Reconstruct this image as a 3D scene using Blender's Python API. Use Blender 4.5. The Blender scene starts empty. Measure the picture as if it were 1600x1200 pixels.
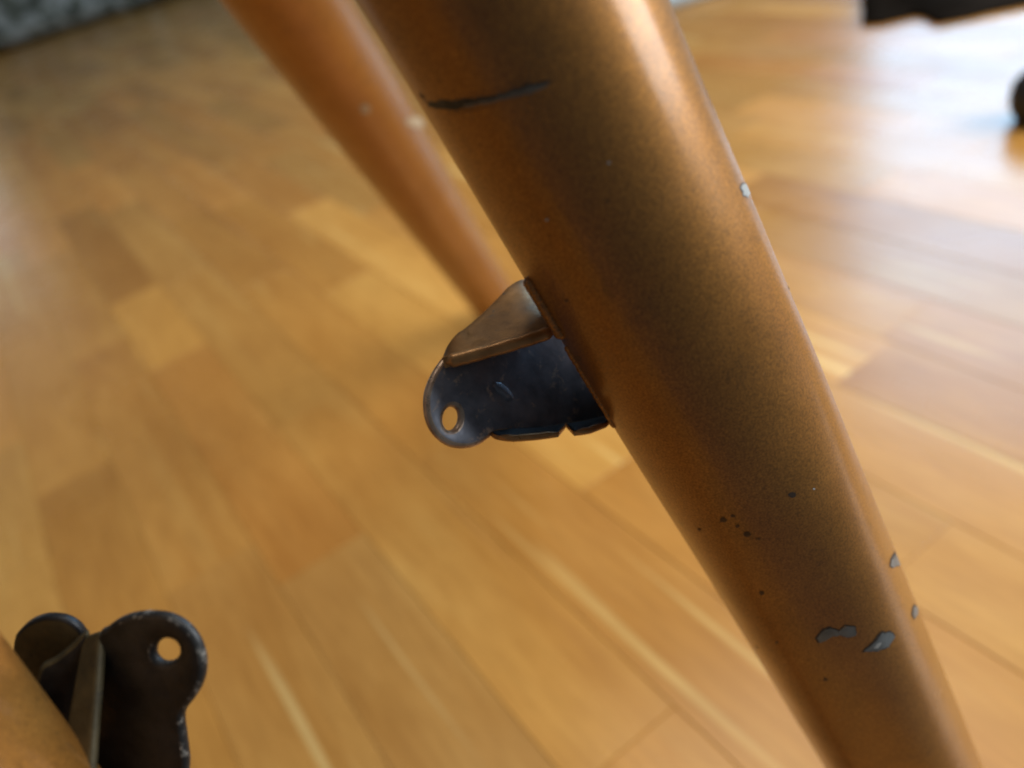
import bpy, bmesh, math, random
from mathutils import Vector, Matrix, noise

random.seed(7)
sc = bpy.context.scene

# ------------------------------------------------------------------ camera
# world: z up, floor at z = 0, planks run along +Y, metres
H = 0.30                                   # camera height above the floor
AY = Vector((-0.55749301, -0.37363893, 0.74134708))   # plank direction seen from the camera (right, down, forward)
AX = Vector((0.80058595, -0.4782773, 0.36098887))
AZ = Vector((-0.21968999, -0.79476083, -0.56576633))
FPX = 1250.0
cam_right = Vector((AX.x, AY.x, AZ.x))
cam_down = Vector((AX.y, AY.y, AZ.y))
cam_fwd = Vector((AX.z, AY.z, AZ.z))
CAM = Vector((0, 0, H))
cd = bpy.data.cameras.new('camera')
cd.sensor_width = 36.0
cd.lens = 36.0 * FPX / 1600.0
cd.clip_start = 0.005
cd.clip_end = 100
cd.dof.use_dof = True
cd.dof.focus_distance = 0.118
cd.dof.aperture_fstop = 11.0
cd.dof.aperture_blades = 0
cam = bpy.data.objects.new('camera', cd)
sc.collection.objects.link(cam)
m = Matrix.Identity(4)
m.col[0][:3] = cam_right
m.col[1][:3] = -cam_down
m.col[2][:3] = -cam_fwd
m.col[3][:3] = CAM
cam.matrix_world = m
sc.camera = cam

# ------------------------------------------------------------------ world and lamps
wd = bpy.data.worlds.new('World')
sc.world = wd
wd.use_nodes = True
bg = wd.node_tree.nodes['Background']
bg.inputs['Color'].default_value = (0.80, 0.90, 1.0, 1)
bg.inputs['Strength'].default_value = 0.095

def area_lamp(name, loc, target, w, h, power, col):
    l = bpy.data.lights.new(name, 'AREA')
    l.shape = 'RECTANGLE'
    l.size, l.size_y = w, h
    l.energy = power
    l.color = col
    o = bpy.data.objects.new(name, l)
    sc.collection.objects.link(o)
    o.location = loc
    d = Vector(target) - Vector(loc)
    o.rotation_euler = d.to_track_quat('-Z', 'Y').to_euler()
    return o

def polar(az, dist, z):
    a = math.radians(az)
    return Vector((math.sin(a) * dist, math.cos(a) * dist, z))

area_lamp('window_light', polar(66.5, 4.0, 1.75), (0.3, 0.2, 0.5), 1.75, 2.1, 96, (0.38, 0.68, 1.0))
area_lamp('balcony_window_light', polar(117, 1.9, 0.95), (0.1, 0.1, 0.25), 1.15, 1.5, 56, (0.90, 0.95, 1.0))
area_lamp('overhead_fill', (0.70, 0.38, 1.7), (0.55, 0.40, 0.0), 1.2, 1.2, 17, (1.0, 0.93, 0.82))  # added overhead fill for softer, more even light; no such lamp known
area_lamp('side_window_light', polar(-10, 5.5, 0.80), (0.0, 0.6, 0.3), 1.6, 0.7, 5, (0.80, 0.90, 1.0))

sc.view_settings.view_transform = 'Standard'
sc.view_settings.look = 'None'
sc.view_settings.exposure = -0.10
sc.view_settings.gamma = 1.0
sc.view_settings.use_curve_mapping = False

sc.cycles.filter_width = 2.0

# ------------------------------------------------------------------ helpers
C = sc.collection

def at(x, y, Z):
    """photo pixel (1600 x 1200) and distance along the optical axis -> world point"""
    return CAM + (cam_right * ((x - 800) / FPX) + cam_down * ((y - 600) / FPX) + cam_fwd) * Z

def camvec(a, b, c):
    return cam_right * a + cam_down * b + cam_fwd * c

def px(p):
    d = Vector(p) - CAM
    Z = d.dot(cam_fwd)
    if Z < 1e-4:
        return None
    return (800 + FPX * d.dot(cam_right) / Z, 600 + FPX * d.dot(cam_down) / Z, Z)

def obj(name, bm, mat, parent=None, smooth=True, mats=None):
    me = bpy.data.meshes.new(name)
    bmesh.ops.recalc_face_normals(bm, faces=bm.faces)
    bm.to_mesh(me)
    bm.free()
    for mm in (mats or [mat]):
        me.materials.append(mm)
    if smooth:
        for p in me.polygons:
            p.use_smooth = True
    o = bpy.data.objects.new(name, me)
    C.objects.link(o)
    if parent:
        o.parent = parent
        o.matrix_parent_inverse = parent.matrix_world.inverted()
    return o

def tag(o, label=None, cat=None, group=None, kind=None):
    if label: o['label'] = label
    if cat: o['category'] = cat
    if group: o['group'] = group
    if kind: o['kind'] = kind
    return o

def empty(name, loc):
    o = bpy.data.objects.new(name, None)
    o.location = loc
    o.empty_display_size = 0.02
    C.objects.link(o)
    bpy.context.view_layer.update()
    return o

# ------------------------------------------------------------------ materials
def newmat(name):
    mt = bpy.data.materials.new(name)
    mt.use_nodes = True
    nt = mt.node_tree
    return mt, nt, nt.nodes['Principled BSDF']

class N:
    def __init__(s, nt): s.nt = nt
    def __call__(s, typ, **kw):
        n = s.nt.nodes.new(typ)
        for k, v in kw.items():
            if k.startswith('i_'):
                n.inputs[k[2:].replace('_', ' ')].default_value = v
            else:
                setattr(n, k, v)
        return n
    def link(s, a, b): s.nt.links.new(a, b)
    def noise(s, vec, scale, detail=3, rough=0.55, dist=0.0):
        n = s('ShaderNodeTexNoise')
        n.inputs['Scale'].default_value = scale
        n.inputs['Detail'].default_value = detail
        n.inputs['Roughness'].default_value = rough
        n.inputs['Distortion'].default_value = dist
        s.link(vec, n.inputs['Vector'])
        return n.outputs['Fac']
    def ramp(s, fac, stops):
        r = s('ShaderNodeValToRGB')
        e = r.color_ramp.elements
        while len(e) < len(stops): e.new(0.5)
        for k, (p, c) in enumerate(stops):
            e[k].position = p
            e[k].color = c if len(c) == 4 else (*c, 1)
        s.link(fac, r.inputs['Fac'])
        return r.outputs['Color']
    def mix(s, fac, a, b, mode='MIX'):
        mx = s('ShaderNodeMix', data_type='RGBA', blend_type=mode)
        for sock, v in ((mx.inputs[0], fac), (mx.inputs[6], a), (mx.inputs[7], b)):
            if hasattr(v, 'links'): s.link(v, sock)
            else: sock.default_value = v if isinstance(v, (int, float)) else ((*v, 1) if len(v) == 3 else v)
        return mx.outputs[2]
    def math(s, op, a, b=0.0):
        mm = s('ShaderNodeMath', operation=op)
        for sock, v in ((mm.inputs[0], a), (mm.inputs[1], b)):
            if hasattr(v, 'links'): s.link(v, sock)
            else: sock.default_value = v
        return mm.outputs[0]
    def bump(s, height, strength, dist, normal_in):
        b = s('ShaderNodeBump')
        b.inputs['Strength'].default_value = strength
        b.inputs['Distance'].default_value = dist
        s.link(height, b.inputs['Height'])
        s.link(b.outputs['Normal'], normal_in)
        return b

def wood_material(name, far=False):
    mt, nt, bs = newmat(name)
    n = N(nt)
    geo = n('ShaderNodeNewGeometry')
    if far:
        rnd = geo.outputs['Random Per Island']
        tint = n.ramp(rnd, [(0.0, (0.66, 0.66, 0.66)), (0.5, (0.84, 0.84, 0.84)), (1.0, (1.0, 1.0, 1.0))])
    else:
        oi = n('ShaderNodeObjectInfo')
        rnd = oi.outputs['Random']
        tint = oi.outputs['Color']
    off = n('ShaderNodeCombineXYZ')
    n.link(n.math('MULTIPLY', rnd, 37.0), off.inputs['X'])
    n.link(n.math('MULTIPLY', rnd, 11.0), off.inputs['Y'])
    va = n('ShaderNodeVectorMath', operation='ADD')
    n.link(geo.outputs['Position'], va.inputs[0])
    n.link(off.outputs[0], va.inputs[1])
    mp = n('ShaderNodeMapping')
    mp.inputs['Scale'].default_value = (1.0, 0.10, 1.0)
    n.link(va.outputs[0], mp.inputs['Vector'])
    v = mp.outputs[0]
    g1 = n.noise(v, 42, 4, 0.6, 0.7)
    g2 = n.noise(v, 320, 3, 0.6, 0.2)
    mp2 = n('ShaderNodeMapping')
    mp2.inputs['Scale'].default_value = (1.0, 0.35, 1.0)
    n.link(va.outputs[0], mp2.inputs['Vector'])
    g3 = n.noise(mp2.outputs[0], 14, 3, 0.55, 0.3)
    base = n.ramp(g1, [(0.28, (0.54, 0.256, 0.053)), (0.44, (0.58, 0.284, 0.063)), (0.60, (0.61, 0.310, 0.073)), (0.74, (0.66, 0.36, 0.095))])
    mp3 = n('ShaderNodeMapping')
    mp3.inputs['Scale'].default_value = (1.0, 0.035, 1.0)
    n.link(va.outputs[0], mp3.inputs['Vector'])
    streak_ = n.noise(mp3.outputs[0], 75, 2, 0.5)
    base = n.mix(n.ramp(streak_, [(0.66, (0, 0, 0)), (0.72, (0.6, 0.6, 0.6))]), base, (0.84, 0.60, 0.23))
    base = n.mix(n.ramp(streak_, [(0.27, (0.55, 0.55, 0.55)), (0.33, (0, 0, 0))]), base, (0.40, 0.17, 0.04))
    fine = n.ramp(g2, [(0.3, (0.86, 0.83, 0.79)), (0.6, (1, 1, 1))])
    blot = n.ramp(g3, [(0.3, (0.88, 0.84, 0.79)), (0.62, (1.03, 1.03, 1.03))])
    col = n.mix(1.0, n.mix(1.0, n.mix(1.0, base, fine, 'MULTIPLY'), blot, 'MULTIPLY'), tint, 'MULTIPLY')
    n.link(col, bs.inputs['Base Color'])
    smear = n.noise(geo.outputs['Position'], 9, 3, 0.6)
    rr = n.ramp(smear, [(0.3, (0.24, 0.24, 0.24)), (0.7, (0.33, 0.33, 0.33))])
    n.link(rr, bs.inputs['Roughness'])
    bs.inputs['Specular IOR Level'].default_value = 0.5
    n.bump(g2, 0.05, 0.0004, bs.inputs['Normal'])
    return mt

M_PLANK = wood_material('lacquered_oak')
M_PLANK_FAR = wood_material('lacquered_oak_far', far=True)

def plain(name, col, rough=0.6, metal=0.0, var=0.12, scale=300, bump=0.0):
    mt, nt, bs = newmat(name)
    n = N(nt)
    tc = n('ShaderNodeNewGeometry').outputs['Position']
    f = n.noise(tc, scale, 4)
    lo = tuple(c * (1 - var) for c in col)
    hi = tuple(min(1, c * (1 + var)) for c in col)
    n.link(n.ramp(f, [(0.3, lo), (0.7, hi)]), bs.inputs['Base Color'])
    bs.inputs['Roughness'].default_value = rough
    bs.inputs['Metallic'].default_value = metal
    if bump: n.bump(f, bump, 0.0005, bs.inputs['Normal'])
    return mt

def copper_paint(name, grime=1.0):
    mt, nt, bs = newmat(name)
    n = N(nt)
    pos = n('ShaderNodeNewGeometry').outputs['Position']
    big = n.noise(pos, 45, 4, 0.6)
    col = n.ramp(big, [(0.3, (0.33, 0.140, 0.024)), (0.7, (0.39, 0.176, 0.034))])
    fl = n.noise(pos, 3200, 2, 0.6)
    col = n.mix(0.6, col, n.ramp(fl, [(0.35, (0.42, 0.42, 0.42)), (0.68, (1.55, 1.5, 1.35))]), 'MULTIPLY')
    # scuffs and small dark grime specks with shapes of their own
    gr = n.noise(pos, 210, 6, 0.68, 0.5)
    area = n.noise(pos, 38, 2, 0.5)
    msk = n.math('MULTIPLY', n.ramp(gr, [(0.55, (0, 0, 0)), (0.68, (1, 1, 1))]), n.ramp(area, [(0.47, (0, 0, 0)), (0.62, (1, 1, 1))]))
    msk = n.math('MULTIPLY', msk, 0.32 * grime)
    col = n.mix(msk, col, (0.035, 0.028, 0.022))
    n.link(col, bs.inputs['Base Color'])
    bs.inputs['Metallic'].default_value = 0.65
    n.link(n.ramp(n.noise(pos, 120, 4), [(0.3, (0.44, 0.44, 0.44)), (0.7, (0.56, 0.56, 0.56))]), bs.inputs['Roughness'])
    bs.inputs['Coat Weight'].default_value = 0.7
    n.link(n.ramp(n.noise(pos, 70, 5, 0.7), [(0.3, (0.16, 0.16, 0.16)), (0.75, (0.30, 0.30, 0.30))]), bs.inputs['Coat Roughness'])
    n.bump(n.mix(0.75, n.noise(pos, 900, 3), n.noise(pos, 60, 3)), 0.12, 0.0004, bs.inputs['Normal'])
    return mt

M_COPPER = copper_paint('copper_metallic_paint')

def worn_steel(name, dark, light, rust, wear_lo=0.56, metal=0.6, rough=0.42):
    mt, nt, bs = newmat(name)
    n = N(nt)
    pos = n('ShaderNodeNewGeometry').outputs['Position']
    a = n.noise(pos, 260, 5, 0.6)
    col = n.ramp(a, [(0.3, dark), (0.7, light)])
    b = n.noise(pos, 420, 6, 0.7, 0.4)
    col = n.mix(n.ramp(b, [(wear_lo, (0, 0, 0)), (wear_lo + 0.1, (1, 1, 1))]), col, rust)
    n.link(col, bs.inputs['Base Color'])
    bs.inputs['Metallic'].default_value = metal
    n.link(n.ramp(b, [(0.3, (rough - 0.12,) * 3), (0.7, (rough + 0.14,) * 3)]), bs.inputs['Roughness'])
    n.bump(b, 0.25, 0.0003, bs.inputs['Normal'])
    return mt

M_STEEL = worn_steel('blued_steel', (0.13, 0.14, 0.17), (0.29, 0.30, 0.35), (0.66, 0.50, 0.38), 0.57, 0.35)
M_BLACK = worn_steel('black_steel_and_shade', (0.012, 0.012, 0.013), (0.03, 0.03, 0.032), (0.10, 0.09, 0.08), 0.70)  # black steel; on the lower flange it paints the channel's inner shade
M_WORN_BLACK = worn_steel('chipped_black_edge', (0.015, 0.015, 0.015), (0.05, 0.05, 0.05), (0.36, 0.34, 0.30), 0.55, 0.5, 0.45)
M_OLIVE = worn_steel('olive_metal', (0.035, 0.028, 0.013), (0.09, 0.068, 0.030), (0.02, 0.018, 0.015), 0.6, 0.4, 0.55)  # olive metal; on the bend its lighter tone stands in for light
M_RIM = worn_steel('bare_copper_edge_glint', (0.34, 0.22, 0.14), (0.66, 0.52, 0.40), (0.18, 0.11, 0.07), 0.58, 0.7, 0.32)  # worn copper edge, lightened to put the rim highlight into the colour
M_FLANGE = worn_steel('scuffed_copper_paint', (0.14, 0.064, 0.014), (0.28, 0.135, 0.034), (0.05, 0.055, 0.05), 0.62, 0.5, 0.42)
M_LIP = worn_steel('worn_copper_lip', (0.34, 0.165, 0.055), (0.58, 0.31, 0.12), (0.14, 0.08, 0.05), 0.62, 0.5, 0.34)
M_PRIMER = worn_steel('grey_bare_metal', (0.10, 0.12, 0.125), (0.22, 0.25, 0.26), (0.50, 0.52, 0.52), 0.64, 0.3, 0.4)
M_CHIPEDGE = plain('dark_chip_edge', (0.045, 0.030, 0.020), 0.6)
M_SMUDGE = plain('brown_smudge', (0.14, 0.070, 0.024), 0.6, 0.2, 0.5, 900)
M_PALE_CHIP = plain('pale_chip', (0.40, 0.41, 0.39), 0.5)
M_BACK_CHIP = plain('dull_pale_chip', (0.40, 0.29, 0.17), 0.6)
M_GROUND = plain('joint_dust', (0.24, 0.12, 0.035), 0.8)

# ------------------------------------------------------------------ floor: strips of parquet
floor_bm = bmesh.new()
FLOOR_Y = -0.07
for x, y in ((-3, FLOOR_Y), (5, FLOOR_Y), (5, 14), (-3, 14)):
    floor_bm.verts.new((x, y, -0.004))
floor_bm.faces.new(floor_bm.verts)
floor = obj('floor', floor_bm, M_GROUND, smooth=False)
tag(floor, 'lacquered light wood parquet floor of narrow strips', kind='structure')

PW = 0.173 * H
GAP = 0.00013
X0 = 0.010 * H
fixed = {  # row -> (strip ends along Y in units of H, {strip: tint})
    0: [0.15, 1.155, 2.205, 2.80, 4.1],
    1: [-0.5, 0.513, 1.62, 2.75, 3.9],
    3: [-0.2, 0.93, 2.16, 3.3],
    6: [-0.4, 0.79, 1.95, 3.1],
    -2: [0.6, 1.86, 3.0],
    -1: [0.3, 1.30, 2.5, 3.6],
    2: [-0.1, 1.25, 2.45, 3.4],
    4: [-0.6, 0.45, 1.68, 2.9],
    5: [0.1, 1.40, 2.6],
}
tints = {(0, 0): (0.93, 0.92, 0.95), (0, 1): (0.96, 0.88, 0.80), (0, 2): (1.12, 1.10, 1.02), (0, 3): (0.86, 0.80, 0.72),
         (1, 0): (1.0, 0.93, 0.82), (1, 1): (1.0, 0.96, 0.90), (1, 2): (0.98, 0.95, 0.90),
         (2, 0): (0.98, 0.92, 0.84), (2, 1): (1.0, 0.94, 0.84), (2, 2): (0.95, 0.90, 0.82),
         (3, 0): (1.0, 0.93, 0.82), (3, 1): (1.15, 1.15, 1.10), (3, 2): (0.98, 0.92, 0.82),
         (4, 0): (1.08, 1.06, 1.0), (4, 1): (1.04, 1.0, 0.9), (4, 2): (1.22, 1.22, 1.18),
         (5, 0): (1.12, 1.10, 1.04), (5, 1): (1.05, 1.0, 0.94),
         (6, 0): (1.0, 0.94, 0.86), (6, 1): (1.22, 1.22, 1.16), (6, 2): (1.0, 0.94, 0.85),
         (-2, 0): (0.90, 0.86, 0.80), (-2, 1): (0.98, 0.95, 0.90),
         (-1, 0): (0.92, 0.90, 0.90), (-1, 1): (0.93, 0.88, 0.82), (-1, 2): (0.98, 0.95, 0.9),
         (-3, 0): (1.08, 1.06, 0.98), (-3, 1): (1.06, 1.0, 0.92)}
strips = []
for r in range(-16, 34):
    ends = [e * H for e in fixed.get(r, [random.uniform(-1.2, -0.2)])]
    if r < -3 and r not in fixed: ends = [random.uniform(-1, 0.5) * H]
    if ends[0] > -0.05:
        ends.insert(0, ends[0] - random.uniform(1.0, 1.25) * H); shift = 1
    else: shift = 0
    while ends[-1] < 6.5:
        ends.append(ends[-1] + random.uniform(0.85, 1.3) * H)
    for k in range(len(ends) - 1):
        if ends[k + 1] < FLOOR_Y + 0.03: continue
        ends[k] = max(ends[k], FLOOR_Y)
        t = tints.get((r, k - shift))
        if t is None:
            g = random.choice((0.90, 0.93, 0.96, 1.0, 1.02, 1.05, 1.08, 1.12))
            w = random.uniform(-0.05, 0.05)
            t = (g, g * (1 - 0.03 + w), g * (0.94 + 2 * w))
        t = tuple(max(0.3, 1 + (c - 1) * 1.4 - 0.01) for c in t)
        strips.append((X0 + r * PW, ends[k], ends[k + 1], t))

def strip_area(s):
    x, a, b, t = s
    pts = [px((x + u * PW, a + (b - a) * v, 0)) for u in (0, 0.5, 1) for v in (0, .25, 0.5, .75, 1)]
    ok = [p for p in pts if p and -40 < p[0] < 1640 and -40 < p[1] < 1240]
    if not ok: return 0
    return sum(1.0 / (p[2] ** 3) for p in ok) * (b - a)

strips.sort(key=strip_area, reverse=True)

def strip_bm(bm, x, a, b, dz):
    c = 0.00026
    lo, hi = dz - 0.003, dz
    x0, x1, y0, y1 = x + GAP, x + PW - GAP, a + GAP, b - GAP
    v = [bm.verts.new(p) for p in ((x0, y0, lo), (x1, y0, lo), (x1, y1, lo), (x0, y1, lo))]
    w = [bm.verts.new(p) for p in ((x0, y0, hi - c), (x1, y0, hi - c), (x1, y1, hi - c), (x0, y1, hi - c))]
    t = [bm.verts.new(p) for p in ((x0 + c, y0 + c, hi), (x1 - c, y0 + c, hi), (x1 - c, y1 - c, hi), (x0 + c, y1 - c, hi))]
    for k in range(4):
        j = (k + 1) % 4
        bm.faces.new((v[k], v[j], w[j], w[k]))
        bm.faces.new((w[k], w[j], t[j], t[k]))
    bm.faces.new(t)

vis = [s for s in strips if strip_area(s) > 0]
near = vis[:270]
nearset = set(id(s) for s in near)
for s in near:
    bm = bmesh.new()
    strip_bm(bm, s[0], s[1], s[2], random.uniform(-0.0001, 0.0001))
    o = obj('plank', bm, M_PLANK, floor, smooth=False)
    o.color = (*s[3], 1)
bm = bmesh.new()
for s in strips:
    if id(s) not in nearset:
        strip_bm(bm, s[0], s[1], s[2], 0)
far = obj('plank_rest', bm, M_PLANK_FAR, floor, smooth=False)
tag(far, kind='stuff')

# ------------------------------------------------------------------ the tubular frame
frame = empty('bicycle_frame', (0.05, 0.05, 0.0))
tag(frame, 'copper-brown painted bicycle frame of round tubes with small drilled metal brackets', 'bicycle frame')

class Tube:
    def __init__(s, a, b, r, bulge=0.0, r_end=None):
        s.a, s.b, s.r = Vector(a), Vector(b), r
        s.d = (s.b - s.a).normalized()
        s.L = (s.b - s.a).length
        up = Vector((0.3, 0.2, 0.9))
        s.e1 = (up - s.d * up.dot(s.d)).normalized()
        s.e2 = s.d.cross(s.e1)
        s.bulge = bulge
        s.facet = None
        s.r_end = r_end if r_end else r
    def rad(s, t):
        k = t / s.L
        return (s.r + (s.r_end - s.r) * k) * (1 + s.bulge(k) if s.bulge else 1)
    def point(s, th, t, off=0.0):
        r = s.rad(t)
        if s.facet:
            th0, t0, t1, amp = s.facet
            k = max(0.0, min(1.0, (t - t0) / (t1 - t0)))
            r *= 1 + amp * k * k * (3 - 2 * k) * math.cos(5 * (th - th0))
        return s.a + s.d * t + (s.e1 * math.cos(th) + s.e2 * math.sin(th)) * (r + off)
    def build(s, name, mat, parent, rings=90, seg=120):
        bm = bmesh.new()
        R = []
        for i in range(rings + 1):
            t = s.L * i / rings
            ring = []
            for j in range(seg):
                th = 2 * math.pi * j / seg
                p = s.point(th, t)
                w = noise.noise(p * 40) * 0.00010
                ring.append(bm.verts.new(s.point(th, t, w)))
            R.append(ring)
        for i in range(rings):
            for j in range(seg):
                k = (j + 1) % seg
                bm.faces.new((R[i][j], R[i][k], R[i + 1][k], R[i + 1][j]))
        bm.faces.new(R[0]); bm.faces.new(R[-1])
        return obj(name, bm, mat, parent)
    def hit(s, x, y):
        """where the sight line of a photo pixel first meets the tube -> (angle, distance along)"""
        rd = (at(x, y, 1.0) - CAM).normalized()
        o = CAM - s.a
        dp = rd - s.d * rd.dot(s.d)
        op = o - s.d * o.dot(s.d)
        R = s.r
        for _ in range(4):
            A, B, Cc = dp.dot(dp), 2 * dp.dot(op), op.dot(op) - R * R
            D = max(0.0, B * B - 4 * A * Cc)
            q = (-B - math.sqrt(D)) / (2 * A)
            p = CAM + rd * q
            t = (p - s.a).dot(s.d)
            R = s.rad(t)
        w = (p - s.a) - s.d * t
        return math.atan2(w.dot(s.e2), w.dot(s.e1)), t

main_top = Vector((0.05796579, 0.08554732, 0.27458598))
main_bot = Vector((0.09032626, 0.05821245, 0.13242909))
md = (main_bot - main_top).normalized()
A_main = main_top - md * ((0.42 - main_top.z) / -md.z)
B_main = main_top + md * ((main_top.z - 0.004) / -md.z)
def main_bulge(k):
    z = 0.42 + (0.004 - 0.42) * k
    return 0.022 * math.exp(-((z - 0.215) / 0.055) ** 2) - 0.008
tm = Tube(A_main, B_main, 0.016, main_bulge)
th_r, t_r = tm.hit(1345, 880)
tm.facet = (th_r, tm.hit(1200, 560)[1], tm.hit(1370, 960)[1], 0.030)   # slightly flattened lower length
main = tm.build('tube', M_COPPER, frame, rings=160)
main['label'] = 'thick scratched front tube crossing the whole picture'

# the tube behind, its foot on the floor
bk_foot = at(783, 492, 1.0)
sc_ = H / (H - bk_foot.z)
bk_foot = CAM + (bk_foot - CAM) * sc_
bk_top = at(452, 0, 0.232)
bd = (bk_foot - bk_top).normalized()
A_back = bk_top - bd * ((0.42 - bk_top.z) / -bd.z)
tb = Tube(A_back, bk_foot + Vector((0, 0, 0.005)), 0.0165)
back = tb.build('tube', M_COPPER, frame, rings=90, seg=72)
back['label'] = 'blurred orange tube behind the front tube'

# the tube in the lower left corner
t3a = at(-322, 1064, 0.080)
t3b = at(128, 1561, 0.102)
d3 = (t3b - t3a).normalized()
A3 = t3a - d3 * 0.10
B3 = t3a + d3 * ((t3a.z - 0.012) / -d3.z) if d3.z < -0.05 else t3b
t3 = Tube(A3, B3, 0.016)
low = t3.build('tube', M_COPPER, frame, rings=60, seg=96)
low['label'] = 'near tube cut off by the lower left corner'

# cross tubes that join the three, above and below the picture
Tube(A_main + Vector((0, 0, -0.004)), A_back + Vector((0, 0, -0.004)), 0.0125).build('cross_tube', M_COPPER, frame, rings=12, seg=40)
Tube(B_main + Vector((0, 0, 0.010)), B3 + Vector((0, 0, 0.002)), 0.010).build('cross_tube', M_COPPER, frame, rings=12, seg=40)

# ------------------------------------------------------------------ chips and scratches in the paint
def patch(tube, outline, off, mat, name, parent, jag=0.0, rings=4, grow=1.0, dense=5):
    pts = []
    n = len(outline)
    for k in range(n):
        (ax, ay), (bx, by) = outline[k], outline[(k + 1) % n]
        for j in range(dense):
            u = j / dense
            pts.append((ax + (bx - ax) * u, ay + (by - ay) * u))
    cx = sum(p[0] for p in pts) / len(pts); cy = sum(p[1] for p in pts) / len(pts)
    q = []
    for k, (x, y) in enumerate(pts):
        dx, dy = x - cx, y - cy
        L = math.hypot(dx, dy) + 1e-6
        g = (grow + noise.noise(Vector((x * 0.21, y * 0.21, 3.3))) * jag) / L
        q.append(tube.hit(x + dx * g, y + dy * g))
    c = tube.hit(cx, cy)
    bm = bmesh.new()
    cen = bm.verts.new(tube.point(c[0], c[1], off))
    prev = None
    R = []
    for i in range(1, rings + 1):
        u = i / rings
        R.append([bm.verts.new(tube.point(c[0] + (a - c[0]) * u, c[1] + (t - c[1]) * u, off)) for a, t in q])
    m_ = len(q)
    for j in range(m_):
        k = (j + 1) % m_
        bm.faces.new((cen, R[0][j], R[0][k]))
        for i in range(rings - 1):
            bm.faces.new((R[i][j], R[i + 1][j], R[i + 1][k], R[i][k]))
    return obj(name, bm, mat, parent)

def chip(tube, tube_obj, outline, mat=None, edge=2.0, jag=2.0, label=None, bm_mat=None):
    patch(tube, [(x - 1.2, y - 0.8) for x, y in outline], 0.00004, bm_mat or M_CHIPEDGE, 'chip_edge', tube_obj, jag * 1.5, grow=edge * 0.7)
    o = patch(tube, outline, 0.00007, mat or M_PRIMER, 'paint_chip', tube_obj, jag * 1.8, grow=-0.8)
    if label: o['label'] = label

def band(points):
    """outline of a streak from (x, y, half width) points"""
    up, dn = [], []
    for x, y, w in points:
        up.append((x, y - w)); dn.append((x, y + w))
    return up + dn[::-1]

# long dark scratch near the top: built as short overlapping lengths
sp = [(669, 163, 3), (690, 164, 7.5), (710, 164, 8.5), (735, 160, 7), (760, 155, 5.5), (785, 149, 5), (810, 142, 6), (835, 135, 6.5), (860, 127, 3)]
def streak(tube, pts, off, mat, name, parent, jag=3.0, cols=4, sub=6):
    bm = bmesh.new()
    rows = []
    for k in range(len(pts) - 1):
        for j in range(sub + (k == len(pts) - 2)):
            u = j / sub
            x, y, w = (pts[k][i] + (pts[k + 1][i] - pts[k][i]) * u for i in range(3))
            w1 = w + noise.noise(Vector((x * .13, 1.7, 0))) * jag
            w2 = w + noise.noise(Vector((x * .13, 8.2, 0))) * jag
            row = []
            for c in range(cols + 1):
                v = -w1 + (w1 + w2) * c / cols
                th, t = tube.hit(x + v * 0.25, y + v)
                row.append(bm.verts.new(tube.point(th, t, off)))
            rows.append(row)
    for i in range(len(rows) - 1):
        for c in range(cols):
            bm.faces.new((rows[i][c], rows[i + 1][c], rows[i + 1][c + 1], rows[i][c + 1]))
    return obj(name, bm, mat, parent)
M_SCRATCH = plain('dark_scratch', (0.060, 0.052, 0.040), 0.55, 0.2, 0.6, 700)
M_SCRATCH_PALE = plain('grey_scratch', (0.17, 0.165, 0.145), 0.5, 0.3, 0.3, 500)
o = streak(tm, sp, 0.00004, M_SCRATCH, 'scratch', main)
o['label'] = 'long dark scratch across the front tube'
streak(tm, [(725, 166, 0.8), (760, 159, 2.5), (790, 151, 3.6), (812, 145, 4.4), (835, 138, 5.0), (857, 130, 1.6)], 0.00007, M_SCRATCH_PALE, 'scratch', main)

streak(tm, [(700, 178, 0.6), (740, 172, 1.3), (790, 160, 0.6)], 0.00004, M_SMUDGE, 'scratch', main, 0.8)
streak(tm, [(712, 150, 0.5), (760, 143, 1.2), (815, 129, 0.5)], 0.00004, M_SMUDGE, 'scratch', main, 0.8)
streak(tm, [(655, 146, 1.5), (664, 155, 3), (668, 162, 1.5)], 0.00004, M_SMUDGE, 'scratch', main, 0.8)
chip(tm, main, [(1160, 286), (1168, 288), (1172, 300), (1169, 310), (1161, 305), (1157, 295)], M_PALE_CHIP, 1.2, 1.5)
chip(tm, main, [(1230, 436), (1234, 438), (1237, 449), (1234, 452)], M_PALE_CHIP, 0.8, 0.8)
chip(tm, main, [(1402, 861), (1407, 866), (1409, 884), (1399, 888), (1394, 882), (1400, 872)], M_PRIMER, 1.5, 1.5)
chip(tm, main, [(1433, 945), (1437, 950), (1438, 962), (1433, 969), (1429, 962)], M_PRIMER, 1.3, 1.0)
chip(tm, main, [(1277, 1000), (1288, 986), (1302, 984), (1314, 990), (1322, 979), (1338, 979), (1339, 994), (1327, 999), (1316, 995), (1302, 998), (1290, 1005), (1280, 1008)], M_PRIMER, 2.0, 1.5)
chip(tm, main, [(1350, 1019), (1364, 1003), (1376, 986), (1388, 985), (1395, 992), (1386, 1008), (1370, 1017)], M_PRIMER, 2.0, 1.5)
streak(tm, [(1364, 1012, 1), (1369, 1008, 3.5), (1374, 1002, 1)], 0.00010, M_PALE_CHIP, 'bright_spot', main, 1.0, 3, 4)
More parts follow.
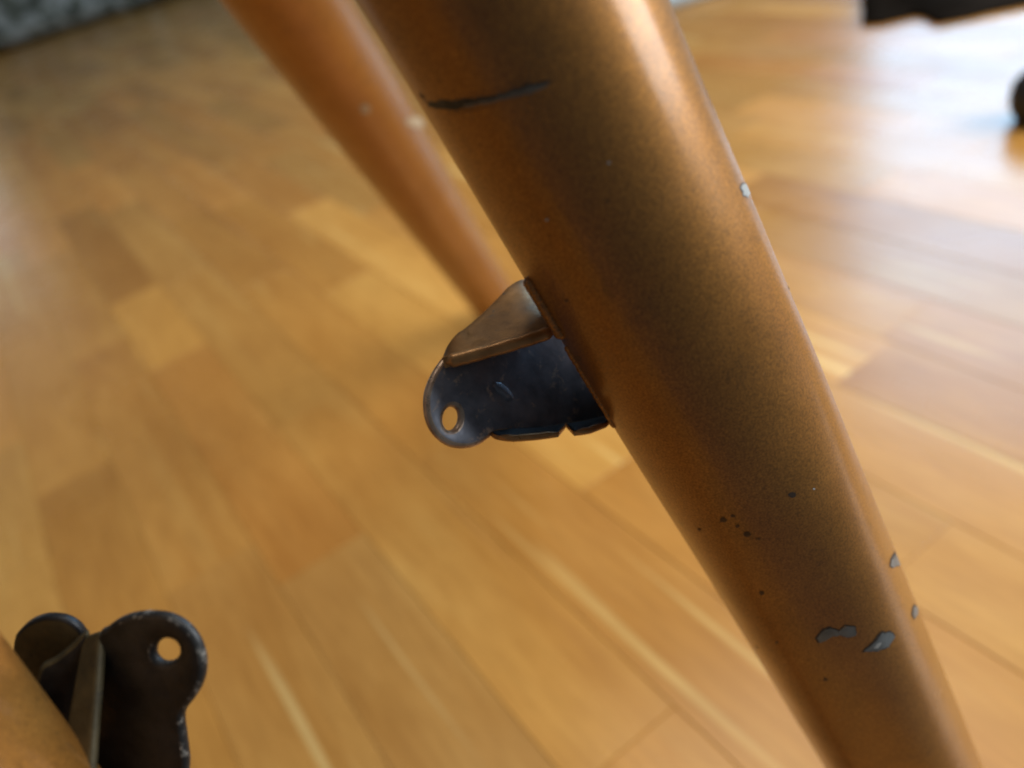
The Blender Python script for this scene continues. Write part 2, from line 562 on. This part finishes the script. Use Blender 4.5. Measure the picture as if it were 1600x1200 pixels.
for (x, y, r) in [(1238, 773, 6), (855, 343, 3), (951, 254, 3), (950, 315, 3), (1167, 836, 6), (1130, 812, 7), (1145, 806, 4), (1152, 822, 4),
                  (1190, 925, 4), (1185, 843, 3), (1290, 1062, 4), (1358, 745, 4), (1378, 799, 3), (1365, 751, 3), (1184, 1010, 4), (1093, 826, 3), (1215, 1000, 3),
                  (660, 150, 4), (885, 470, 4), (903, 560, 6), (1270, 763, 2)]:
    oc = []
    for k in range(8):
        a = k * math.pi / 4
        rr = r * random.uniform(0.55, 1.1)
        oc.append((x + rr * math.cos(a) * 1.15, y + rr * math.sin(a) * 0.8))
    patch(tm, oc, 0.00004, M_PALE_CHIP if (x, y) in ((855, 343), (951, 254), (1270, 763)) else (M_CHIPEDGE if r == 6 and x == 1238 else M_SMUDGE), 'speck', main, 0.8, 2, 0.0, 2)
patch(tb, [(563, 166), (571, 162), (578, 168), (575, 176), (566, 176)], 0.0002, M_BACK_CHIP, 'paint_chip', back, 1.0)
patch(tb, [(632, 189), (645, 183), (668, 186), (668, 198), (650, 199), (637, 195)], 0.0002, M_BACK_CHIP, 'paint_chip', back, 1.0)

# ------------------------------------------------------------------ brackets
def plate(name, outline, plane_p, plane_n, thick, mat, parent, hole=None, rim=0.0006, rim_mat=None, warp=None, dense=3):
    """sheet metal plate: outline given as sight lines meeting a plane, extruded away from the camera, bevelled rims, drilled"""
    n = plane_n.normalized()
    if n.dot(cam_fwd) > 0: n = -n
    def onp(x, y):
        rd = at(x, y, 1.0) - CAM
        return CAM + rd * ((plane_p - CAM).dot(n) / rd.dot(n))
    out = []
    m_ = len(outline)
    for k in range(m_):           # smooth closed outline (Catmull-Rom)
        p0, p1, p2, p3 = (Vector((*outline[(k + i) % m_][:2], 0)) for i in (-1, 0, 1, 2))
        for j in range(dense):
            u = j / dense
            p = 0.5 * ((2 * p1) + (p2 - p0) * u + (2 * p0 - 5 * p1 + 4 * p2 - p3) * u * u + (3 * p1 - p0 - 3 * p2 + p3) * u ** 3)
            out.append(onp(p.x, p.y))
    bm = bmesh.new()
    ex = (out[1] - out[0]).normalized()
    def ring(pts, off, inset, sgn=1):
        r = []
        k_ = len(pts)
        for i in range(k_):
            t = (pts[(i + 1) % k_] - pts[i - 1]).normalized()
            s = n.cross(t)
            if sgn * s.dot(pts[i] - cen) > 0: s = -s
            r.append(bm.verts.new(pts[i] + s * inset - n * off))
        return r
    cen = sum(out, Vector()) / len(out)
    loops = []
    def side(pts, inward):
        k_ = len(pts)
        # signed area to find inside
        ar = sum((pts[i] - cen).cross(pts[(i + 1) % k_] - cen).dot(n) for i in range(k_))
        sg = 1 if (ar > 0) == inward else -1
        L = []
        for off, ins in ((0, rim), (rim * 0.3, rim * 0.3), (rim, 0), (thick - rim * .6, 0), (thick, rim * .6)):
            r = []
            for i in range(k_):
                t = (pts[(i + 1) % k_] - pts[i - 1]).normalized()
                s = n.cross(t) * sg
                r.append(bm.verts.new(pts[i] + s * ins - n * off))
            L.append(r)
        return L
    Lo = side(out, True)
    rim_faces = []
    def walls(L):
        k_ = len(L[0])
        for a, b in zip(L, L[1:]):
            for i in range(k_):
                j = (i + 1) % k_
                f = bm.faces.new((a[i], a[j], b[j], b[i]))
                rim_faces.append(f)
    walls(Lo)
    def loop_edges(r):
        return [bm.edges.get((r[i], r[(i + 1) % len(r)])) for i in range(len(r))]
    fe, be = loop_edges(Lo[0]), loop_edges(Lo[-1])
    if hole:
        hx, hy, ha, hb, hr = hole
        hp = []
        for k in range(28):
            a = 2 * math.pi * k / 28
            x, y = ha * math.cos(a), hb * math.sin(a)
            hp.append(onp(hx + x * math.cos(hr) - y * math.sin(hr), hy + x * math.sin(hr) + y * math.cos(hr)))
        cen = sum(hp, Vector()) / len(hp)
        Lh = side(hp, False)
        walls(Lh)
        fe += loop_edges(Lh[0]); be += loop_edges(Lh[-1])
    bm.edges.ensure_lookup_table()
    bmesh.ops.triangle_fill(bm, use_beauty=True, use_dissolve=False, edges=fe, normal=n)
    bmesh.ops.triangle_fill(bm, use_beauty=True, use_dissolve=False, edges=be, normal=-n)
    for f in rim_faces: f.material_index = 1
    o = obj(name, bm, mat, parent, smooth=True, mats=[mat, rim_mat or mat])
    me = o.data
    me.set_sharp_from_angle(angle=math.radians(50))
    return o

def sheet(name, backc, front, thick, mat, parent, rim_mat=None, cols=26, rows=8, bow=0.0):
    """bent sheet lofted between two 3D curves, given real thickness and rounded rims"""
    def samp(curve, u):
        f = u * (len(curve) - 1)
        k = min(int(f), len(curve) - 2)
        p0 = curve[max(k - 1, 0)]; p1 = curve[k]; p2 = curve[k + 1]; p3 = curve[min(k + 2, len(curve) - 1)]
        u = f - k
        return 0.5 * ((2 * p1) + (p2 - p0) * u + (2 * p0 - 5 * p1 + 4 * p2 - p3) * u * u + (3 * p1 - p0 - 3 * p2 + p3) * u ** 3)
    bm = bmesh.new()
    G = []
    for i in range(cols + 1):
        u = i / cols
        a, b = samp(backc, u), samp(front, u)
        G.append([bm.verts.new(a.lerp(b, j / rows)) for j in range(rows + 1)])
    for i in range(cols):
        for j in range(rows):
            bm.faces.new((G[i][j], G[i + 1][j], G[i + 1][j + 1], G[i][j + 1]))
    o = obj(name, bm, mat, parent, mats=[mat, rim_mat or mat])
    md_ = o.modifiers.new('thickness', 'SOLIDIFY')
    md_.thickness = thick
    nav = Vector()
    for p_ in o.data.polygons: nav += p_.normal * p_.area
    md_.offset = 1 if nav.dot(md) > 0 else -1      # metal lies below the given surface
    md_.material_offset_rim = 1
    bv = o.modifiers.new('rim', 'BEVEL')
    bv.width = min(0.00055, thick * 0.38); bv.segments = 3; bv.limit_method = 'ANGLE'; bv.angle_limit = math.radians(50)
    return o

br = empty('bracket', at(760, 600, 0.118))
br.parent = frame
br.matrix_parent_inverse = frame.matrix_world.inverted()
br['label'] = 'small channel bracket with drilled round ear on the front tube'
bpy.context.view_layer.update()
WN = camvec(0.58, -0.16, -0.80)
WP = at(715, 635, 0.1165)
def on_web(x, y, near=0.0):
    rd = at(x, y, 1) - CAM
    w = WN.normalized()
    q = (WP - CAM).dot(w) / rd.dot(w)
    return CAM + rd * (q - near)
web = plate('web_plate', [(692, 562), (677, 585), (667, 612), (666, 640), (672, 664), (686, 684), (706, 697), (730, 700), (751, 695), (767, 684), (782, 677),
                          (830, 676), (880, 668), (930, 660), (985, 650), (968, 600), (925, 535), (885, 500), (835, 494), (780, 515), (738, 532), (708, 546)],
            WP, WN, 0.0013, M_STEEL, br, hole=(707, 653, 12.5, 18.5, 0.2), rim=0.0007, rim_mat=M_RIM)
# upper flange: folded off the web towards the camera, widening to the tube
fb = [on_web(691, 560), on_web(699, 540), on_web(714, 521), on_web(726, 513), on_web(754, 489), on_web(781, 462), on_web(797, 446), on_web(820, 436), on_web(850, 446)]
ff = [at(690, 559, 0.1146), at(711, 554, 0.1146), at(732, 548.5, 0.1148), at(754, 542.5, 0.1150), at(776, 536.5, 0.1154), at(798, 530, 0.1158), at(820, 523.5, 0.1162), at(841, 517, 0.1167), at(862, 509, 0.1172)]
fl = sheet('flange', fb, ff, 0.0016, M_FLANGE, br, M_LIP)
# lower flange with a torn nick in its rim
lb = [on_web(768, 674), on_web(800, 669), on_web(840, 667), on_web(884, 661)]
lf = [on_web(774, 679, .001), on_web(800, 682, .003), on_web(838, 679, .005), on_web(872, 674, .007)]
sheet('flange', lb, lf, 0.0009, M_BLACK, br, M_LIP, cols=14, rows=5)
lf1 = lf
lb = [on_web(884, 661), on_web(915, 656), on_web(965, 645)]
lf = [on_web(896, 673, .0072), on_web(918, 670, .008), on_web(946, 659, .009)]
sheet('flange', lb, lf, 0.0009, M_BLACK, br, M_LIP, cols=10, rows=5)
def bead(name, pts, r, mat, parent, seg=10, sub=5):
    """rolled rim: a round rod swept along the edge, with rounded ends"""
    path = []
    for k in range(len(pts) - 1):
        for j in range(sub + (k == len(pts) - 2)):
            path.append(pts[k].lerp(pts[k + 1], j / sub))
    bm = bmesh.new()
    R = []
    m_ = len(path)
    for i, p in enumerate(path):
        t = (path[min(i + 1, m_ - 1)] - path[max(i - 1, 0)]).normalized()
        a = t.cross(Vector((0.2, 0.9, 0.4))).normalized()
        b = t.cross(a)
        q = r * min(1.0, math.sqrt(max(0.05, min(i, m_ - 1 - i) / 3.0))) * (1 + noise.noise(p * 600) * 0.10)
        R.append([bm.verts.new(p + (a * math.cos(2 * math.pi * k / seg) + b * math.sin(2 * math.pi * k / seg)) * q) for k in range(seg)])
    for x, y in zip(R, R[1:]):
        for k in range(seg):
            j = (k + 1) % seg
            bm.faces.new((x[k], x[j], y[j], y[k]))
    bm.faces.new(R[0]); bm.faces.new(R[-1])
    return obj(name, bm, mat, parent)
bead('rolled_lip', [p + md * 0.0009 for p in ff], 0.00105, M_LIP, br)
bead('lower_lip', [p + md * 0.0004 for p in lf1], 0.00055, M_LIP, br)
bead('lower_lip', [p + md * 0.0004 for p in lf], 0.00055, M_LIP, br)
# pressed nub on the web
def blob(name, c, ax, ay, az, ra, rb, rc, mat, parent):
    bm = bmesh.new()
    bmesh.ops.create_icosphere(bm, subdivisions=3, radius=1)
    for v in bm.verts:
        p = v.co
        k = 1 + noise.noise(p * 1.7) * 0.18
        v.co = c + (ax * p.x * ra + ay * p.y * rb + az * p.z * rc) * k
    return obj(name, bm, mat, parent)
wn = WN.normalized()
wx = (camvec(0.85, 0.5, 0) - wn * camvec(0.85, 0.5, 0).dot(wn)).normalized()
wy = wn.cross(wx)
blob('pressed_nub', on_web(786, 612), wx, wy, wn, 0.0022, 0.0009, 0.0007, M_STEEL, br)
# weld bead along the tube
bm = bmesh.new()
for k in range(60):
    u = k / 59
    x, y = 823 + (872 - 823) * u, 440 + (522 - 440) * u
    th, t = tm.hit(x + 5, y)
    p = tm.point(th, t, 0.0001)
    g = bmesh.ops.create_icosphere(bm, subdivisions=2, radius=0.0009 * random.uniform(0.85, 1.1))
    bmesh.ops.translate(bm, verts=g['verts'], vec=p)
for k in range(60):
    u = k / 59
    x, y = 884 + (956 - 884) * u, 545 + (664 - 545) * u
    th, t = tm.hit(x + 3, y)
    g = bmesh.ops.create_icosphere(bm, subdivisions=2, radius=0.0006 * random.uniform(0.85, 1.1))
    bmesh.ops.translate(bm, verts=g['verts'], vec=tm.point(th, t, -0.0001))
M_WELD = worn_steel('grimy_weld', (0.03, 0.028, 0.024), (0.09, 0.05, 0.025), (0.02, 0.03, 0.03), 0.6, 0.4, 0.5)
obj('weld_bead', bm, M_COPPER, br)

# lower left bracket on the near tube
b2 = empty('bracket', at(200, 1080, 0.100))
b2.parent = frame
b2.matrix_parent_inverse = frame.matrix_world.inverted()
b2['label'] = 'dark drilled bracket on the near tube in the lower left corner'
bpy.context.view_layer.update()
P2 = at(238, 1037, 0.098)
N2 = camvec(-0.25, 0.25, -0.93)
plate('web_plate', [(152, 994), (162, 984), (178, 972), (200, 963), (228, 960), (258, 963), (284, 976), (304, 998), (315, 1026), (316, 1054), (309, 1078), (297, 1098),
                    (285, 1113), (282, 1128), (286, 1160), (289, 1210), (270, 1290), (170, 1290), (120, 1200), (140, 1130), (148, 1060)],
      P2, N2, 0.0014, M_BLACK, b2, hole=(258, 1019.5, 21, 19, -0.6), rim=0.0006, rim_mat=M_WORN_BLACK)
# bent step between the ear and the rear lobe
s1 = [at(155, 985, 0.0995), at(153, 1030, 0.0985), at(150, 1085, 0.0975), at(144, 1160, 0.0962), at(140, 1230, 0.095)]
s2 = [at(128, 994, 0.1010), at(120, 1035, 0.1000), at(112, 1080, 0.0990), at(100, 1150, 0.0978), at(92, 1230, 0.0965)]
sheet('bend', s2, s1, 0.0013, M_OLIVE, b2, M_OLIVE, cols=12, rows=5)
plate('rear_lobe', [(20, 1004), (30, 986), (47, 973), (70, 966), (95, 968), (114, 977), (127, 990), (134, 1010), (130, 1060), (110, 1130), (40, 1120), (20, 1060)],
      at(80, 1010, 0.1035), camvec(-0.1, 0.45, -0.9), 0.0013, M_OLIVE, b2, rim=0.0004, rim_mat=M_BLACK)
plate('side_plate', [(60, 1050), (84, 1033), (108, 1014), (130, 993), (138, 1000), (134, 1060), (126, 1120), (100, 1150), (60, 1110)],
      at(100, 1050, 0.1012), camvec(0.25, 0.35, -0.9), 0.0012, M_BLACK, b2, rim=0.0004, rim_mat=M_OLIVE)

# ------------------------------------------------------------------ things in the blurred background
def rounded_slab(name, x0, x1, y0, y1, z0, z1, r, mat, wob=0.0, nx=24, ny=24, seed=0.0):
    bm = bmesh.new()
    nz = 8
    bmesh.ops.create_cube(bm, size=1)
    bmesh.ops.subdivide_edges(bm, edges=bm.edges[:], cuts=14, use_grid_fill=True)
    cx, cy, cz = (x0 + x1) / 2, (y0 + y1) / 2, (z0 + z1) / 2
    hx, hy, hz = (x1 - x0) / 2, (y1 - y0) / 2, (z1 - z0) / 2
    for v in bm.verts:
        p = Vector((v.co.x * 2 * hx, v.co.y * 2 * hy, v.co.z * 2 * hz))
        q = Vector((max(-hx + r, min(hx - r, p.x)), max(-hy + r, min(hy - r, p.y)), max(-hz + r, min(hz - r, p.z))))
        d = p - q
        if d.length > 1e-9: p = q + d.normalized() * min(d.length, r)
        k = noise.noise(Vector((p.x * 9 + seed, p.y * 9, p.z * 9))) * wob
        p += Vector((k, noise.noise(Vector((p.x * 7, p.y * 7 + seed, 5))) * wob, k * 0.5 if p.z > -hz + 0.002 else 0))
        v.co = (cx + p.x, cy + p.y, max(z0, cz + p.z))
    return obj(name, bm, mat)

mt, nt, bs = newmat('mottled_grey_cloth')
n = N(nt)
pos = n('ShaderNodeNewGeometry').outputs['Position']
f = n.noise(pos, 11, 3, 0.6, 0.4)
n.link(n.ramp(f, [(0.38, (0.02, 0.024, 0.024)), (0.47, (0.10, 0.11, 0.08)), (0.55, (0.33, 0.35, 0.34)), (0.68, (0.12, 0.12, 0.08))]), bs.inputs['Base Color'])
bs.inputs['Roughness'].default_value = 0.95
M_CLOTH = mt
cushion = rounded_slab('floor_cushion', 0.06, 2.1, 12.7 * H, 12.7 * H + 1.1, 0.006, 0.42, 0.06, M_CLOTH, 0.03)
tag(cushion, 'blurred grey mottled cloth cushion lying on the floor in the upper left corner', 'cushion')

M_MAT = plain('dark_brown_rubber', (0.014, 0.010, 0.007), 0.95, 0, 0.3, 60)
M_MAT.node_tree.nodes['Principled BSDF'].inputs['Specular IOR Level'].default_value = 0.15
def flat_mat(name, pts, z, h, mat):
    bm = bmesh.new()
    lo = [bm.verts.new((x, y, z)) for x, y in pts]
    hi = [bm.verts.new((x, y, z + h)) for x, y in pts]
    bm.faces.new(hi); bm.faces.new(lo)
    for i in range(len(pts)):
        j = (i + 1) % len(pts)
        bm.faces.new((lo[i], lo[j], hi[j], hi[i]))
    bmesh.ops.bevel(bm, geom=[e for e in bm.edges], offset=min(h * 0.35, 0.003), segments=2, affect='EDGES')
    return obj(name, bm, mat)
def fl(x, y):
    p = at(x, y, 1.0)
    k = H / (H - p.z)
    q = CAM + (p - CAM) * k
    return (q.x, q.y)
edge = [fl(1347, 42), fl(1380, 40), fl(1412, 32), fl(1432, 26), fl(1446, 28), fl(1462, 40), fl(1484, 37), fl(1520, 30), fl(1560, 20), fl(1600, 12), fl(1660, 0)]
p0, p1 = edge[0], edge[-1]
back_pts = [(p1[0] + 0.30, p1[1] + 0.25), (p0[0] + 0.35, p0[1] + 0.62), fl(1347, -60)]
mat_ = flat_mat('floor_mat', edge + back_pts, 0.0004, 0.006, M_MAT)
tag(mat_, 'dark brown flat mat with a wavy edge in the upper right corner', 'mat')

M_PALE = plain('pale_paint', (0.30, 0.29, 0.25), 0.5, 0, 0.06, 30)
a = fl(960, 44); b = fl(1130, -8)
dv = (Vector(b) - Vector(a)).normalized()
nv = Vector((-dv.y, dv.x))
if nv.y < 0: nv = -nv
A_, B_ = Vector(a) - dv * 0.10, Vector(b) + dv * 0.02
pl = flat_mat('pale_panel', [tuple(A_), tuple(B_), tuple(B_ + nv * 0.16), tuple(A_ + nv * 0.16)], 0.0004, 0.012, M_PALE)
tag(pl, 'pale flat panel lying on the floor behind the top of the front tube', 'panel')

# black rounded stopper at the right edge
M_RUBBER = plain('black_rubber', (0.012, 0.012, 0.014), 0.55, 0, 0.2, 90)
gx, gy = fl(1632, 186)
st = empty('door_stopper', (gx, gy, 0.0006))
tag(st, 'black rounded rubber door stopper cut by the right picture edge', 'door stopper')
def lathe(name, prof, c, mat, parent, seg=40):
    bm = bmesh.new()
    R = []
    for r, z in prof:
        R.append([bm.verts.new((c[0] + r * math.cos(2 * math.pi * k / seg), c[1] + r * math.sin(2 * math.pi * k / seg), c[2] + z)) for k in range(seg)])
    for a_, b_ in zip(R, R[1:]):
        for k in range(seg):
            j = (k + 1) % seg
            bm.faces.new((a_[k], a_[j], b_[j], b_[k]))
    bm.faces.new(R[0]); bm.faces.new(R[-1])
    return obj(name, bm, mat, parent)
lathe('body', [(0.016, 0), (0.022, 0.002), (0.0265, 0.010), (0.028, 0.020), (0.0265, 0.030), (0.021, 0.038), (0.012, 0.042), (0.004, 0.0425)], (gx, gy, 0.0006), M_RUBBER, st)
lathe('screw_cap', [(0.0038, 0.0425), (0.0036, 0.0435), (0.001, 0.0438)], (gx, gy, 0.0006), M_PRIMER, st)
